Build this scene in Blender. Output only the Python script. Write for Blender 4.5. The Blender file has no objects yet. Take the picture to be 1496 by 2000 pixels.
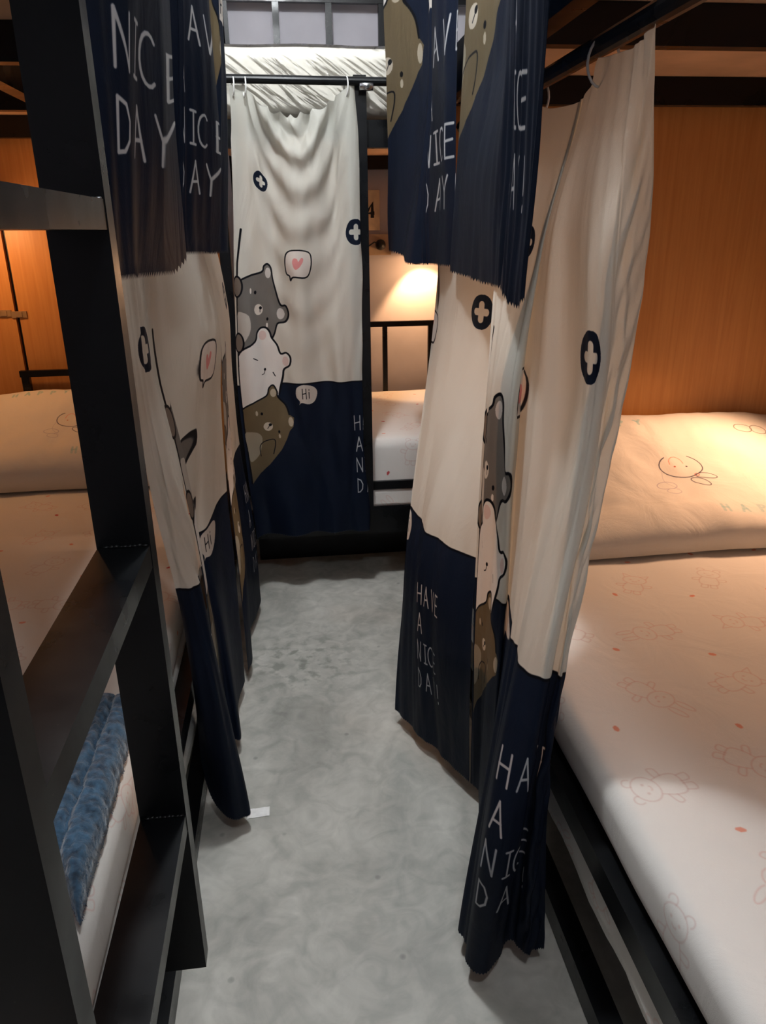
import bpy, bmesh, math, random
import numpy as np
from mathutils import Vector, Matrix, noise
random.seed(7)
sc = bpy.context.scene
CAMZ = 1.30
# ------------------------------------------------------------------ camera
F_PX, PPX, PPY = 1468.0, 748.0, 1000.0
_dn = np.array([52.0, -3900.0, F_PX]); UPV = -_dn / np.linalg.norm(_dn)
_fy = np.array([-193.0, 550.0, F_PX]); _fy -= UPV * _fy.dot(UPV); _fy /= np.linalg.norm(_fy)
_fx = np.cross(_fy, UPV)
if _fx[0] < 0: _fx = -_fx
M = np.array([_fx, _fy, UPV])               # world = M @ (right, up, forward)
cam_d = bpy.data.cameras.new('camera'); cam = bpy.data.objects.new('camera', cam_d)
sc.collection.objects.link(cam); sc.camera = cam
cam_d.sensor_fit = 'VERTICAL'; cam_d.sensor_height = 24.0
cam_d.lens = F_PX / 2000.0 * 24.0
cam_d.clip_start = 0.02
_r, _u, _b = M[:, 0], M[:, 1], -M[:, 2]
cam.matrix_world = Matrix(((_r[0], _u[0], _b[0], 0), (_r[1], _u[1], _b[1], 0), (_r[2], _u[2], _b[2], CAMZ), (0, 0, 0, 1)))
# ------------------------------------------------------------------ world, exposure
w = bpy.data.worlds.new('world'); sc.world = w; w.use_nodes = True
w.node_tree.nodes['Background'].inputs[0].default_value = (0.75, 0.85, 1.0, 1)
w.node_tree.nodes['Background'].inputs[1].default_value = 0.3
sc.view_settings.view_transform = 'Standard'; sc.view_settings.look = 'None'
sc.view_settings.gamma = 1.0; sc.view_settings.use_curve_mapping = False
sc.view_settings.exposure = 0.42
# ------------------------------------------------------------------ lights
def area(name, loc, size, power, col, rot=(0, 0, 0), sy=None, spread=180):
    l = bpy.data.lights.new(name, 'AREA'); l.energy = power; l.color = col; l.size = size
    if sy: l.shape = 'RECTANGLE'; l.size_y = sy
    l.spread = math.radians(spread)
    o = bpy.data.objects.new(name, l); o.location = loc; o.rotation_euler = rot
    sc.collection.objects.link(o); return o
def point(name, loc, power, col, r=0.03):
    l = bpy.data.lights.new(name, 'POINT'); l.energy = power; l.color = col; l.shadow_soft_size = r
    o = bpy.data.objects.new(name, l); o.location = loc; sc.collection.objects.link(o); return o
def spot(name, loc, tgt, power, col, ang, blend=0.4, r=0.02):
    l = bpy.data.lights.new(name, 'SPOT'); l.energy = power; l.color = col; l.shadow_soft_size = r
    l.spot_size = math.radians(ang); l.spot_blend = blend
    o = bpy.data.objects.new(name, l); o.location = loc
    o.rotation_euler = (Vector(tgt) - Vector(loc)).to_track_quat('-Z', 'Y').to_euler()
    sc.collection.objects.link(o); return o
COOL = (0.93, 0.97, 1.0); WARM = (1.0, 0.52, 0.24)
point('ceiling_light_glow', (-0.02, 1.63, CAMZ + 1.34), 54, COOL, 0.07)
point('rear_ceiling_glow', (0.30, -0.14, CAMZ + 1.34), 17, COOL, 0.07)
spot('right_reading_glow', (1.50, 2.02, CAMZ - 0.20), (1.05, 1.5, CAMZ - 0.80), 22.0, (1.0, .56, .32), 150, 0.6, 0.05)
point('left_reading_glow', (-1.08, 2.82, CAMZ + 0.03), 4.2, (1, .50, .20), 0.03)

# ------------------------------------------------------------------ helpers
def link(o): sc.collection.objects.link(o); return o
def tag(o, label=None, cat=None, group=None, kind=None):
    if label: o['label'] = label
    if cat: o['category'] = cat
    if group: o['group'] = group
    if kind: o['kind'] = kind
    return o
def empty(name, loc=(0, 0, 0), label=None, cat=None, group=None):
    o = bpy.data.objects.new(name, None); o.location = loc; o.empty_display_size = 0.05
    link(o); return tag(o, label, cat, group)
def finish(name, bm, mat, parent=None, smooth=False, bevel=0.0):
    me = bpy.data.meshes.new(name)
    if bevel > 0:
        bmesh.ops.bevel(bm, geom=[e for e in bm.edges if len(e.link_faces) == 2 and e.calc_face_angle(0) > 0.6],
                        offset=bevel, segments=2, affect='EDGES', profile=0.6)
    bm.to_mesh(me); bm.free()
    if smooth:
        for p in me.polygons: p.use_smooth = True
    me.materials.append(mat)
    o = bpy.data.objects.new(name, me); link(o)
    if parent is not None:
        o.parent = parent; o.matrix_parent_inverse = Matrix.Translation(-Vector(parent_world(parent)))
    return o
def parent_world(p):
    v = Vector(p.location)
    q = p.parent
    while q is not None:
        v = Vector(p.location) if False else v
        q = q.parent
    return v if p.type == 'EMPTY' else Vector((0, 0, 0))
def box(bm, x0, x1, y0, y1, z0, z1):
    vs = [bm.verts.new((x, y, z)) for z in (z0, z1) for y in (y0, y1) for x in (x0, x1)]
    for f in ((0, 2, 3, 1), (4, 5, 7, 6), (0, 1, 5, 4), (2, 6, 7, 3), (0, 4, 6, 2), (1, 3, 7, 5)):
        bm.faces.new([vs[i] for i in f])
def boxo(name, b, mat, parent=None, bevel=0.003):
    bm = bmesh.new(); x0, x1, y0, y1, z0, z1 = b
    box(bm, min(x0, x1), max(x0, x1), y0, y1, z0 + CAMZ, z1 + CAMZ)      # z measured from the eye height
    return finish(name, bm, mat, parent, bevel=bevel)
def tube(bm, pts, r, n=10, cap=True):
    rings = []
    pts = [Vector(p) for p in pts]
    for i, p in enumerate(pts):
        t = (pts[min(i + 1, len(pts) - 1)] - pts[max(i - 1, 0)]).normalized()
        a = t.cross(Vector((0, 0, 1)))
        if a.length < 0.05: a = t.cross(Vector((1, 0, 0)))
        a.normalize(); b = t.cross(a)
        rr = r[i] if isinstance(r, (list, tuple)) else r
        rings.append([bm.verts.new(p + (a * math.cos(2 * math.pi * k / n) + b * math.sin(2 * math.pi * k / n)) * rr) for k in range(n)])
    for i in range(len(rings) - 1):
        for k in range(n):
            bm.faces.new((rings[i][k], rings[i][(k + 1) % n], rings[i + 1][(k + 1) % n], rings[i + 1][k]))
    if cap:
        bm.faces.new(rings[0][::-1]); bm.faces.new(rings[-1])
def ray(px, py): return M @ np.array([px - PPX, PPY - py, F_PX])
def at_y(px, py, Y): r = ray(px, py); return r * Y / r[1]
def at_z(px, py, Z): r = ray(px, py); return r * Z / r[2]
def at_x(px, py, X): r = ray(px, py); return r * X / r[0]
def col_yz(px, Y, Z):                       # X of the point at image column px that lies at depth Y and height Z
    a = px - PPX
    A = M[2] * Y - M[1] * Z
    b = -(A[0] * a + A[2] * F_PX) / A[1]
    d = M @ np.array([a, b, F_PX]); return d[0] / d[1] * Y

# ------------------------------------------------------------------ materials
def new_mat(name):
    m = bpy.data.materials.new(name); m.use_nodes = True
    nt = m.node_tree; return m, nt, nt.nodes, nt.links, nt.nodes['Principled BSDF']
def lin(c): return tuple(((x / 255) / 12.92 if x / 255 <= 0.04045 else ((x / 255 + 0.055) / 1.055) ** 2.4) for x in c)
def ramp(n, pts):
    r = n.new('ShaderNodeValToRGB'); e = r.color_ramp.elements
    e[0].position, e[0].color = pts[0][0], (*pts[0][1], 1); e[1].position, e[1].color = pts[-1][0], (*pts[-1][1], 1)
    for p, c in pts[1:-1]:
        k = e.new(p); k.color = (*c, 1)
    return r
def simple(name, rgb, rough=0.5, metal=0.0, noise_scale=30, var=0.06, bump=0.0, coords='Object', spec=0.5):
    m, nt, n, l, p = new_mat(name)
    tc = n.new('ShaderNodeTexCoord'); nz = n.new('ShaderNodeTexNoise'); nz.inputs['Scale'].default_value = noise_scale
    nz.inputs['Detail'].default_value = 4; l.new(tc.outputs[coords], nz.inputs['Vector'])
    c = lin(rgb); lo = tuple(max(0, x * (1 - var * 2)) for x in c); hi = tuple(min(1, x * (1 + var * 2)) for x in c)
    r = ramp(n, [(0.3, lo), (0.7, hi)]); l.new(nz.outputs['Fac'], r.inputs[0]); l.new(r.outputs[0], p.inputs['Base Color'])
    p.inputs['Roughness'].default_value = rough; p.inputs['Metallic'].default_value = metal
    p.inputs['Specular IOR Level'].default_value = spec
    if bump:
        b = n.new('ShaderNodeBump'); b.inputs['Strength'].default_value = bump; b.inputs['Distance'].default_value = 0.003
        l.new(nz.outputs['Fac'], b.inputs['Height']); l.new(b.outputs[0], p.inputs['Normal'])
    return m
# black enamelled steel with worn specks
def steel_mat():
    m, nt, n, l, p = new_mat('black_painted_steel')
    tc = n.new('ShaderNodeTexCoord')
    a = n.new('ShaderNodeTexNoise'); a.inputs['Scale'].default_value = 9; a.inputs['Detail'].default_value = 6; l.new(tc.outputs['Object'], a.inputs['Vector'])
    b = n.new('ShaderNodeTexNoise'); b.inputs['Scale'].default_value = 160; b.inputs['Detail'].default_value = 2; l.new(tc.outputs['Object'], b.inputs['Vector'])
    r = ramp(n, [(0.0, lin((8, 10, 12))), (0.76, lin((12, 14, 17))), (0.82, lin((80, 76, 72)))])
    l.new(b.outputs['Fac'], r.inputs[0]); l.new(r.outputs[0], p.inputs['Base Color'])
    rr = ramp(n, [(0.3, (0.22,) * 3), (0.7, (0.42,) * 3)]); l.new(a.outputs['Fac'], rr.inputs[0]); l.new(rr.outputs[0], p.inputs['Roughness']); p.inputs['Specular IOR Level'].default_value = 0.3
    bp = n.new('ShaderNodeBump'); bp.inputs['Strength'].default_value = 0.12; bp.inputs['Distance'].default_value = 0.002
    l.new(a.outputs['Fac'], bp.inputs['Height']); l.new(bp.outputs[0], p.inputs['Normal'])
    return m
STEEL = steel_mat()
WORN = simple('worn_steel_edge', (128, 112, 96), 0.35, 0.6, 60, 0.25, 0.2)
WELD = simple('bare_weld_metal', (190, 195, 200), 0.25, 0.9, 120, 0.2, 0.6)
WHITEPL = simple('white_plastic', (225, 225, 222), 0.35)
BLACKPL = simple('black_plastic', (18, 18, 18), 0.4)
PAINT = simple('grey_wall_paint', (196, 193, 200), 0.75, 0, 6, 0.03, 0.25)
CEIL = simple('white_ceiling_paint', (205, 205, 208), 0.8, 0, 6, 0.03)
PLY = simple('pale_plywood', (206, 172, 142), 0.6, 0, 8, 0.06)
PAPER = simple('white_paper', (245, 243, 240), 0.7)
CORD = simple('white_cord', (200, 190, 175), 0.6)
BOXM = simple('beige_socket_plastic', (196, 170, 140), 0.4)
def wood_mat(name, c0, c1):
    m, nt, n, l, p = new_mat(name)
    tc = n.new('ShaderNodeTexCoord'); mp = n.new('ShaderNodeMapping'); mp.inputs['Scale'].default_value = (26, 26, 1.1)
    l.new(tc.outputs['Object'], mp.inputs[0]); nz = n.new('ShaderNodeTexNoise'); nz.inputs['Scale'].default_value = 3.0; nz.inputs['Detail'].default_value = 8
    nz.inputs['Distortion'].default_value = 0.6
    l.new(mp.outputs[0], nz.inputs['Vector']); r = ramp(n, [(0.3, lin(c0)), (0.72, lin(c1))]); l.new(nz.outputs['Fac'], r.inputs[0])
    l.new(r.outputs[0], p.inputs['Base Color']); p.inputs['Roughness'].default_value = 0.42
    return m
WOOD = wood_mat('orange_wood_laminate', (188, 126, 66), (204, 144, 80))
def concrete_mat():
    m, nt, n, l, p = new_mat('polished_concrete')
    tc = n.new('ShaderNodeTexCoord')
    a = n.new('ShaderNodeTexNoise'); a.inputs['Scale'].default_value = 3.2; a.inputs['Detail'].default_value = 9; a.inputs['Roughness'].default_value = 0.62; a.inputs['Distortion'].default_value = 0.8
    l.new(tc.outputs['Object'], a.inputs['Vector'])
    b = n.new('ShaderNodeTexNoise'); b.inputs['Scale'].default_value = 16; b.inputs['Detail'].default_value = 8; b.inputs['Distortion'].default_value = 1.2; l.new(tc.outputs['Object'], b.inputs['Vector'])
    ra = ramp(n, [(0.28, lin((150, 150, 143))), (0.5, lin((184, 183, 175))), (0.72, lin((208, 206, 198)))]); l.new(a.outputs['Fac'], ra.inputs[0])
    rb = ramp(n, [(0.3, (0.74, 0.75, 0.74)), (0.55, (1, 1, 1)), (0.74, (1.16, 1.16, 1.15))]); l.new(b.outputs['Fac'], rb.inputs[0])
    mx = n.new('ShaderNodeMix'); mx.data_type = 'RGBA'; mx.blend_type = 'MULTIPLY'; mx.inputs[0].default_value = 0.8
    l.new(ra.outputs[0], mx.inputs[6]); l.new(rb.outputs[0], mx.inputs[7])
    # scattered dark specks and stains
    v = n.new('ShaderNodeTexVoronoi'); v.inputs['Scale'].default_value = 9.0; l.new(tc.outputs['Object'], v.inputs['Vector'])
    rv = ramp(n, [(0.0, (0.35,) * 3), (0.045, (0.6,) * 3), (0.07, (1, 1, 1))]); l.new(v.outputs['Distance'], rv.inputs[0])
    mx2 = n.new('ShaderNodeMix'); mx2.data_type = 'RGBA'; mx2.blend_type = 'MULTIPLY'; mx2.inputs[0].default_value = 0.6
    l.new(mx.outputs[2], mx2.inputs[6]); l.new(rv.outputs[0], mx2.inputs[7])
    # rough stained patch in the middle of the aisle
    mp = n.new('ShaderNodeMapping'); mp.inputs['Location'].default_value = (0.02, -2.12, 0); mp.inputs['Scale'].default_value = (1, 1, 0)
    l.new(tc.outputs['Object'], mp.inputs[0]); ln = n.new('ShaderNodeVectorMath'); ln.operation = 'LENGTH'; l.new(mp.outputs[0], ln.inputs[0])
    rl = ramp(n, [(0.04, (1, 1, 1)), (0.3, (0, 0, 0))]); l.new(ln.outputs['Value'], rl.inputs[0])
    c = n.new('ShaderNodeTexNoise'); c.inputs['Scale'].default_value = 26; c.inputs['Detail'].default_value = 5; l.new(tc.outputs['Object'], c.inputs['Vector'])
    rc = ramp(n, [(0.5, (0, 0, 0)), (0.62, (1, 1, 1))]); l.new(c.outputs['Fac'], rc.inputs[0])
    mm = n.new('ShaderNodeMath'); mm.operation = 'MULTIPLY'; l.new(rl.outputs[0], mm.inputs[0]); l.new(rc.outputs[0], mm.inputs[1])
    mx3 = n.new('ShaderNodeMix'); mx3.data_type = 'RGBA'; l.new(mm.outputs[0], mx3.inputs[0]); l.new(mx2.outputs[2], mx3.inputs[6]); mx3.inputs[7].default_value = (*lin((140, 141, 132)), 1)
    l.new(mx3.outputs[2], p.inputs['Base Color']); p.inputs['Roughness'].default_value = 0.5
    bp = n.new('ShaderNodeBump'); bp.inputs['Strength'].default_value = 0.12; bp.inputs['Distance'].default_value = 0.004
    l.new(b.outputs['Fac'], bp.inputs['Height']); l.new(bp.outputs[0], p.inputs['Normal'])
    return m
CONC = concrete_mat()

# ------------------------------------------------------------------ flat print drawn stroke by stroke into a generated texture
class Print:
    def __init__(s, w, h, ppm, base):
        s.w, s.h, s.ppm = w, h, ppm; s.W, s.H = int(w * ppm), int(h * ppm)
        s.a = np.empty((s.H, s.W, 3), np.float32); s.a[:] = np.array(base, np.float32) / 255
    def _win(s, pts, m):
        p = np.asarray(pts, float); x0, y0 = p.min(0) - m; x1, y1 = p.max(0) + m
        i0, i1 = max(0, int(x0 * s.ppm)), min(s.W, int(x1 * s.ppm) + 2); j0, j1 = max(0, int(y0 * s.ppm)), min(s.H, int(y1 * s.ppm) + 2)
        if i1 <= i0 or j1 <= j0: return None
        X, Y = np.meshgrid((np.arange(i0, i1) + .5) / s.ppm, (np.arange(j0, j1) + .5) / s.ppm)
        return (slice(j0, j1), slice(i0, i1)), X, Y
    def _mix(s, sl, al, c): s.a[sl] = s.a[sl] * (1 - al[..., None]) + np.array(c, np.float32) / 255 * al[..., None]
    def fill(s, pts, c):
        w_ = s._win(pts, 0.001)
        if w_ is None: return
        sl, X, Y = w_; ins = np.zeros(X.shape, bool); n_ = len(pts)
        for i in range(n_):
            (xa, ya), (xb, yb) = pts[i], pts[(i + 1) % n_]
            if ya == yb: continue
            ins ^= ((ya > Y) != (yb > Y)) & (X < (xb - xa) * (Y - ya) / (yb - ya) + xa)
        s._mix(sl, ins.astype(np.float32), c)
    def line(s, pts, wd, c, al=1.0, close=False):
        pts = list(pts) + ([pts[0]] if close else [])
        w_ = s._win(pts, wd)
        if w_ is None: return
        sl, X, Y = w_; D = np.full(X.shape, 9.0)
        for (xa, ya), (xb, yb) in zip(pts[:-1], pts[1:]):
            dx, dy = xb - xa, yb - ya; L2 = dx * dx + dy * dy + 1e-12
            t = np.clip(((X - xa) * dx + (Y - ya) * dy) / L2, 0, 1)
            D = np.minimum(D, np.hypot(X - xa - t * dx, Y - ya - t * dy))
        s._mix(sl, (np.clip((wd / 2 - D) * s.ppm + 0.5, 0, 1) * al).astype(np.float32), c)
    def ell(s, cx, cy, rx, ry, c, out=None, wd=0.0035, rot=0):
        P = [(cx + rx * math.cos(t) * math.cos(rot) - ry * math.sin(t) * math.sin(rot), cy + rx * math.cos(t) * math.sin(rot) + ry * math.sin(t) * math.cos(rot)) for t in np.linspace(0, 2 * math.pi, 28)[:-1]]
        if c is not None: s.fill(P, c)
        if out is not None: s.line(P, wd, out, close=True)
    def text(s, t, x, y, h, c, wd, adv=0.95, al=1.0):
        for ch in t:
            for st in GLYPH.get(ch, []): s.line([(x + a * h, y + b * h) for a, b in st], wd, c, al)
            x += h * adv * (0.45 if ch in 'I!i' else 1.0)
    def image(s, name):
        im = bpy.data.images.new(name, s.W, s.H, alpha=False)
        px = np.ones((s.H, s.W, 4), np.float32); px[..., :3] = s.a[::-1]; im.pixels.foreach_set(px.ravel()); im.update(); im.pack(); return im
def arc(cx, cy, rx, ry, a0, a1, n=10): return [(cx + rx * math.cos(a), cy + ry * math.sin(a)) for a in np.linspace(a0, a1, n)]
GLYPH = {
 'H': [[(0.02, 0), (0, 1)], [(0.52, 0.02), (0.5, 1.02)], [(0, 0.52), (0.5, 0.46)]],
 'A': [[(0, 1), (0.28, 0)], [(0.28, 0), (0.56, 1)], [(0.12, 0.66), (0.46, 0.62)]],
 'V': [[(0, 0), (0.28, 1)], [(0.28, 1), (0.56, 0)]],
 'E': [[(0.02, 0), (0, 1)], [(0.02, 0), (0.45, 0)], [(0, 0.5), (0.4, 0.46)], [(0, 1), (0.46, 0.98)]],
 'N': [[(0, 1), (0.02, 0)], [(0.02, 0), (0.5, 1)], [(0.5, 1), (0.52, 0)]],
 'I': [[(0.15, 0), (0.15, 1)], [(0, 0), (0.3, 0)], [(0, 1), (0.3, 1)]],
 'C': [arc(0.32, 0.5, 0.3, 0.5, -0.9, -2 * math.pi + 0.9, 14)],
 'D': [[(0.02, 0), (0, 1)], [(0.02, 0), (0.3, 0.1), (0.46, 0.4), (0.42, 0.75), (0.22, 0.97), (0, 1)]],
 'Y': [[(0, 0), (0.26, 0.48)], [(0.54, 0), (0.26, 0.48), (0.24, 1)]],
 '!': [[(0.12, 0), (0.1, 0.68)], [(0.1, 0.92), (0.1, 1.0)]],
 'i': [[(0.1, 0.38), (0.1, 1)], [(0.12, 0.12), (0.12, 0.16)]],
 'P': [[(0, 1), (0, 0), (0.35, 0.05), (0.45, 0.25), (0.3, 0.5), (0, 0.52)]],
 '0': [arc(0.27, 0.5, 0.27, 0.5, 0, 2 * math.pi, 18)],
 '4': [[(0.42, 1), (0.42, 0), (0, 0.68), (0.58, 0.68)]],
}
CW, CL = 0.80, 1.50                         # a curtain panel is 0.8 m wide and 1.5 m long
NAVY, LINE, CREAM = (22, 31, 49), (15, 17, 24), (218, 217, 208)
def cp(cx, cy):                             # drawing grid of the panel print -> metres on the cloth
    x, y = 400 + cx / 2.5, 420 + cy / 2.5
    return (0.02 + (x - (447 + (y - 490) * 0.0844)) * 0.0018, (y - 180) * 0.001657)
def pl(*a): return [cp(*q) for q in a]
def smooth(pts, n=4, close=False):
    P = list(pts); out = []; N = len(P)
    rng = range(N if close else N - 1)
    for i in rng:
        g = (lambda k: P[k % N]) if close else (lambda k: P[min(max(k, 0), N - 1)])
        p0, p1, p2, p3 = g(i - 1), g(i), g(i + 1), g(i + 2)
        for k in range(n):
            t = k / n
            out.append(tuple(0.5 * ((2 * p1[j]) + (-p0[j] + p2[j]) * t + (2 * p0[j] - 5 * p1[j] + 4 * p2[j] - p3[j]) * t * t + (-p0[j] + 3 * p1[j] - 3 * p2[j] + p3[j]) * t ** 3) for j in (0, 1)))
    if not close: out.append(P[-1])
    return out
def button(P, u, v, r):
    P.ell(u, v, r, r, NAVY)
    k = r * 0.42; w_ = r * 0.42
    P.line([(u - k, v), (u + k, v)], w_, CREAM); P.line([(u, v - k), (u, v + k)], w_, CREAM)
    P.ell(u, v, r * 0.3, r * 0.3, CREAM)
def curtain_print():
    P = Print(CW, CL, 1150, CREAM)
    P.fill([(0, 0.93), (CW, 0.93), (CW, CL + .01), (0, CL + .01)], NAVY)
    P.line([(0, 0.93), (CW, 0.93)], 0.005, LINE)
    P.line(pl((125, 30), (118, 185), (128, 350), (150, 640), (180, 925), (215, 1340)), 0.008, LINE)
    g = pl((130, 275), (180, 250), (250, 232), (260, 205), (280, 195), (300, 215), (312, 265), (332, 322), (360, 395), (385, 400), (398, 440), (385, 480), (350, 490), (335, 540), (322, 570), (260, 600), (175, 622), (155, 640), (140, 500))
    P.fill(g, (118, 116, 112)); P.line(smooth(g[:15]), 0.006, LINE)
    def E(cx, cy, rx, ry, c, out=None, wd=0.0035): q = cp(cx, cy); P.ell(q[0], q[1], rx * 0.00072, ry * 0.000663, c, out, wd)
    P.fill([q for q in smooth(pl((137, 430), (165, 425), (195, 445), (208, 500), (195, 555), (175, 590), (160, 620), (150, 600), (140, 500)), close=True)], (196, 192, 184))
    E(284, 238, 16, 26, (205, 202, 198)); E(362, 440, 18, 28, (205, 202, 198))
    E(225, 330, 7, 9, LINE); E(197, 322, 6, 14, (225, 222, 215)); E(295, 465, 5, 8, LINE); E(296, 496, 5, 12, (225, 222, 215))
    E(248, 415, 22, 27, (222, 218, 210)); E(258, 407, 7, 8, LINE); P.line(pl((256, 412), (258, 428)), 0.002, LINE)
    wb = pl((155, 640), (175, 615), (235, 572), (245, 530), (265, 508), (290, 508), (310, 530), (322, 562), (350, 600), (368, 645), (395, 640), (415, 665), (412, 705), (385, 728), (380, 770), (366, 860), (340, 880), (240, 888), (180, 922), (165, 760))
    P.fill(wb, (236, 235, 232)); P.line(smooth(wb[:16]), 0.006, LINE)
    E(275, 545, 20, 24, (228, 208, 204)); E(392, 685, 15, 26, (228, 208, 204))
    P.line(pl((230, 657), (252, 668)), 0.003, LINE); P.line(pl((335, 742), (346, 762)), 0.003, LINE); E(293, 720, 6, 7, LINE)
    P.line(pl((293, 725), (288, 742), (278, 745)), 0.002, LINE)
    bb = pl((180, 925), (240, 888), (300, 858), (312, 820), (335, 808), (355, 845), (358, 872), (395, 920), (412, 972), (435, 990), (432, 1040), (415, 1060), (400, 1100), (370, 1160), (310, 1240), (260, 1285), (220, 1345), (200, 1130))
    P.fill(bb, (112, 99, 76)); P.line(smooth(bb[:9]), 0.005, LINE)
    P.fill([q for q in smooth(pl((188, 1062), (220, 1050), (260, 1060), (278, 1090), (265, 1160), (240, 1205), (212, 1215), (200, 1140)), close=True)], (160, 152, 134))
    E(334, 848, 16, 22, (190, 180, 160)); E(420, 1012, 12, 26, (190, 180, 160))
    E(278, 952, 6, 8, LINE); E(252, 948, 7, 14, (190, 180, 160)); E(360, 1060, 5, 8, LINE); E(362, 1085, 5, 12, (190, 180, 160))
    E(308, 1025, 22, 24, (205, 196, 180)); E(318, 1016, 8, 8, LINE); P.line(pl((316, 1018), (305, 1036)), 0.002, LINE)
    P.line(smooth(pl((265, 1188), (262, 1140), (275, 1115), (300, 1102), (335, 1100), (340, 1130), (330, 1180))), 0.003, LINE)
    E(124, 300, 30, 50, (128, 118, 108), LINE, 0.006); E(152, 578, 30, 48, (128, 118, 108), LINE, 0.006)
    hb = smooth(pl((385, 140), (420, 125), (500, 137), (517, 185), (507, 245), (480, 262), (425, 258), (410, 274), (405, 252), (386, 240), (379, 190)), close=True)
    P.fill(hb, (232, 226, 220)); P.line(hb, 0.005, LINE, close=True)
    P.fill(smooth(pl((435, 222), (418, 190), (422, 168), (438, 172), (445, 184), (458, 166), (470, 172), (462, 196)), close=True), (226, 150, 150))
    hi = smooth(pl((452, 825), (490, 808), (550, 820), (577, 852), (565, 900), (530, 915), (482, 905), (466, 918), (470, 898), (449, 872)), close=True)
    P.fill(hi, (210, 204, 196))
    x, y = cp(483, 830); P.text('Hi', x, y, 0.035, LINE, 0.0035, 0.8)
    button(P, 0.115, 0.25, 0.030); button(P, 0.50, 0.43, 0.041)
    T = (200, 202, 205); h = 0.052; wd = 0.0046
    P.text('HAVE', 0.475, 1.055, h, T, wd, 0.92); P.text('A', 0.478, 1.135, h, T, wd)
    P.text('NICE', 0.475, 1.213, h, T, wd, 0.92); P.text('DAY!', 0.475, 1.292, h, T, wd, 0.92)
    return P.image('curtain_panel_print')
def cloth_mat(name, im, transl=0.35, rough=0.55, bump=0.25, scale=1.0, wrinkle=14):
    m, nt, n, l, p = new_mat(name)
    uv = n.new('ShaderNodeUVMap'); t = n.new('ShaderNodeTexImage'); t.image = im; t.interpolation = 'Cubic'
    l.new(uv.outputs[0], t.inputs[0])
    tc = n.new('ShaderNodeTexCoord'); nz = n.new('ShaderNodeTexNoise'); nz.inputs['Scale'].default_value = wrinkle; nz.inputs['Detail'].default_value = 5
    nz.inputs['Distortion'].default_value = 1.0
    mp = n.new('ShaderNodeMapping'); mp.inputs['Scale'].default_value = (1, 1, 0.5); mp.inputs['Rotation'].default_value = (0.3, 0.5, 0.2)
    l.new(tc.outputs['Object'], mp.inputs[0]); l.new(mp.outputs[0], nz.inputs['Vector'])
    wv = n.new('ShaderNodeTexNoise'); wv.inputs['Scale'].default_value = 900; l.new(tc.outputs['Object'], wv.inputs['Vector'])
    ad = n.new('ShaderNodeMath'); ad.operation = 'MULTIPLY_ADD'; ad.inputs[1].default_value = 0.05
    l.new(wv.outputs['Fac'], ad.inputs[0]); l.new(nz.outputs['Fac'], ad.inputs[2])
    bp = n.new('ShaderNodeBump'); bp.inputs['Strength'].default_value = bump; bp.inputs['Distance'].default_value = 0.02
    l.new(ad.outputs[0], bp.inputs['Height']); l.new(bp.outputs[0], p.inputs['Normal'])
    l.new(t.outputs[0], p.inputs['Base Color']); p.inputs['Roughness'].default_value = rough
    p.inputs['Specular IOR Level'].default_value = 0.18
    tr = n.new('ShaderNodeBsdfTranslucent'); l.new(t.outputs[0], tr.inputs[0]); l.new(bp.outputs[0], tr.inputs['Normal'])
    mx = n.new('ShaderNodeMixShader'); mx.inputs[0].default_value = transl
    l.new(p.outputs[0], mx.inputs[1]); l.new(tr.outputs[0], mx.inputs[2]); l.new(mx.outputs[0], n['Material Output'].inputs[0])
    return m
CURTAIN = cloth_mat('printed_curtain_cotton', curtain_print(), 0.42, 0.5, 0.3, wrinkle=9)

def doodle(P, x, y, s, rot, c, al, kind):
    def R(q): a, b = q; return (x + s * (a * math.cos(rot) - b * math.sin(rot)), y + s * (a * math.sin(rot) + b * math.cos(rot)))
    wd = 0.0022
    L = lambda pts, close=False: P.line([R(q) for q in pts], wd, c, al, close)
    L(arc(0, 0, .5, .42, 0, 6.2, 20), True)
    if kind == 0:
        L(arc(-.35, -.42, .16, .16, 2.5, 6.6)); L(arc(.35, -.42, .16, .16, 2.8, 7.0))
    elif kind == 1:
        L(arc(-.22, -.75, .12, .36, 2.0, 7.4, 14)); L(arc(.25, -.75, .12, .36, 2.0, 7.4, 14))
    else:
        L([(-.45, -.2), (-.55, -.6), (-.2, -.4)]); L([(.45, -.2), (.55, -.6), (.2, -.4)])
    for a in (-.18, .18): L(arc(a, -.02, .03, .03, 0, 6.2, 6))
    L(arc(0, .13, .09, .05, 0, 3.1, 6))
    L(smooth([(-.3, .36), (-.42, .8), (-.3, 1.15), (.3, 1.15), (.42, .8), (.3, .36)]))
    L(smooth([(-.36, .5), (-.7, .62), (-.66, .8), (-.4, .74)])); L(smooth([(.36, .5), (.72, .45), (.7, .66), (.4, .7)]))
    L(smooth([(-.3, 1.15), (-.34, 1.45), (-.08, 1.45), (-.05, 1.15)])); L(smooth([(.3, 1.15), (.34, 1.45), (.08, 1.45), (.05, 1.15)]))
def sheet_print():
    P = Print(1.2, 2.6, 620, (224, 220, 214)); rnd = random.Random(3)
    k = 0
    for j in range(11):
        for i in range(6):
            x = 0.1 + i * 0.2 + (0.1 if j % 2 else 0) + rnd.uniform(-.02, .02); y = 0.1 + j * 0.235 + rnd.uniform(-.03, .03)
            doodle(P, x, y, 0.056, rnd.uniform(-2.6, 2.6), (206, 150, 140) if k % 3 else (190, 150, 142), 0.42, k % 3); k += 1
            P.ell(x + 0.1, y + 0.1, 0.005, 0.008, (222, 150, 130) if rnd.random() < .7 else (190, 80, 80), rot=rnd.uniform(0, 3))
    return P.image('sheet_doodle_print')
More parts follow.
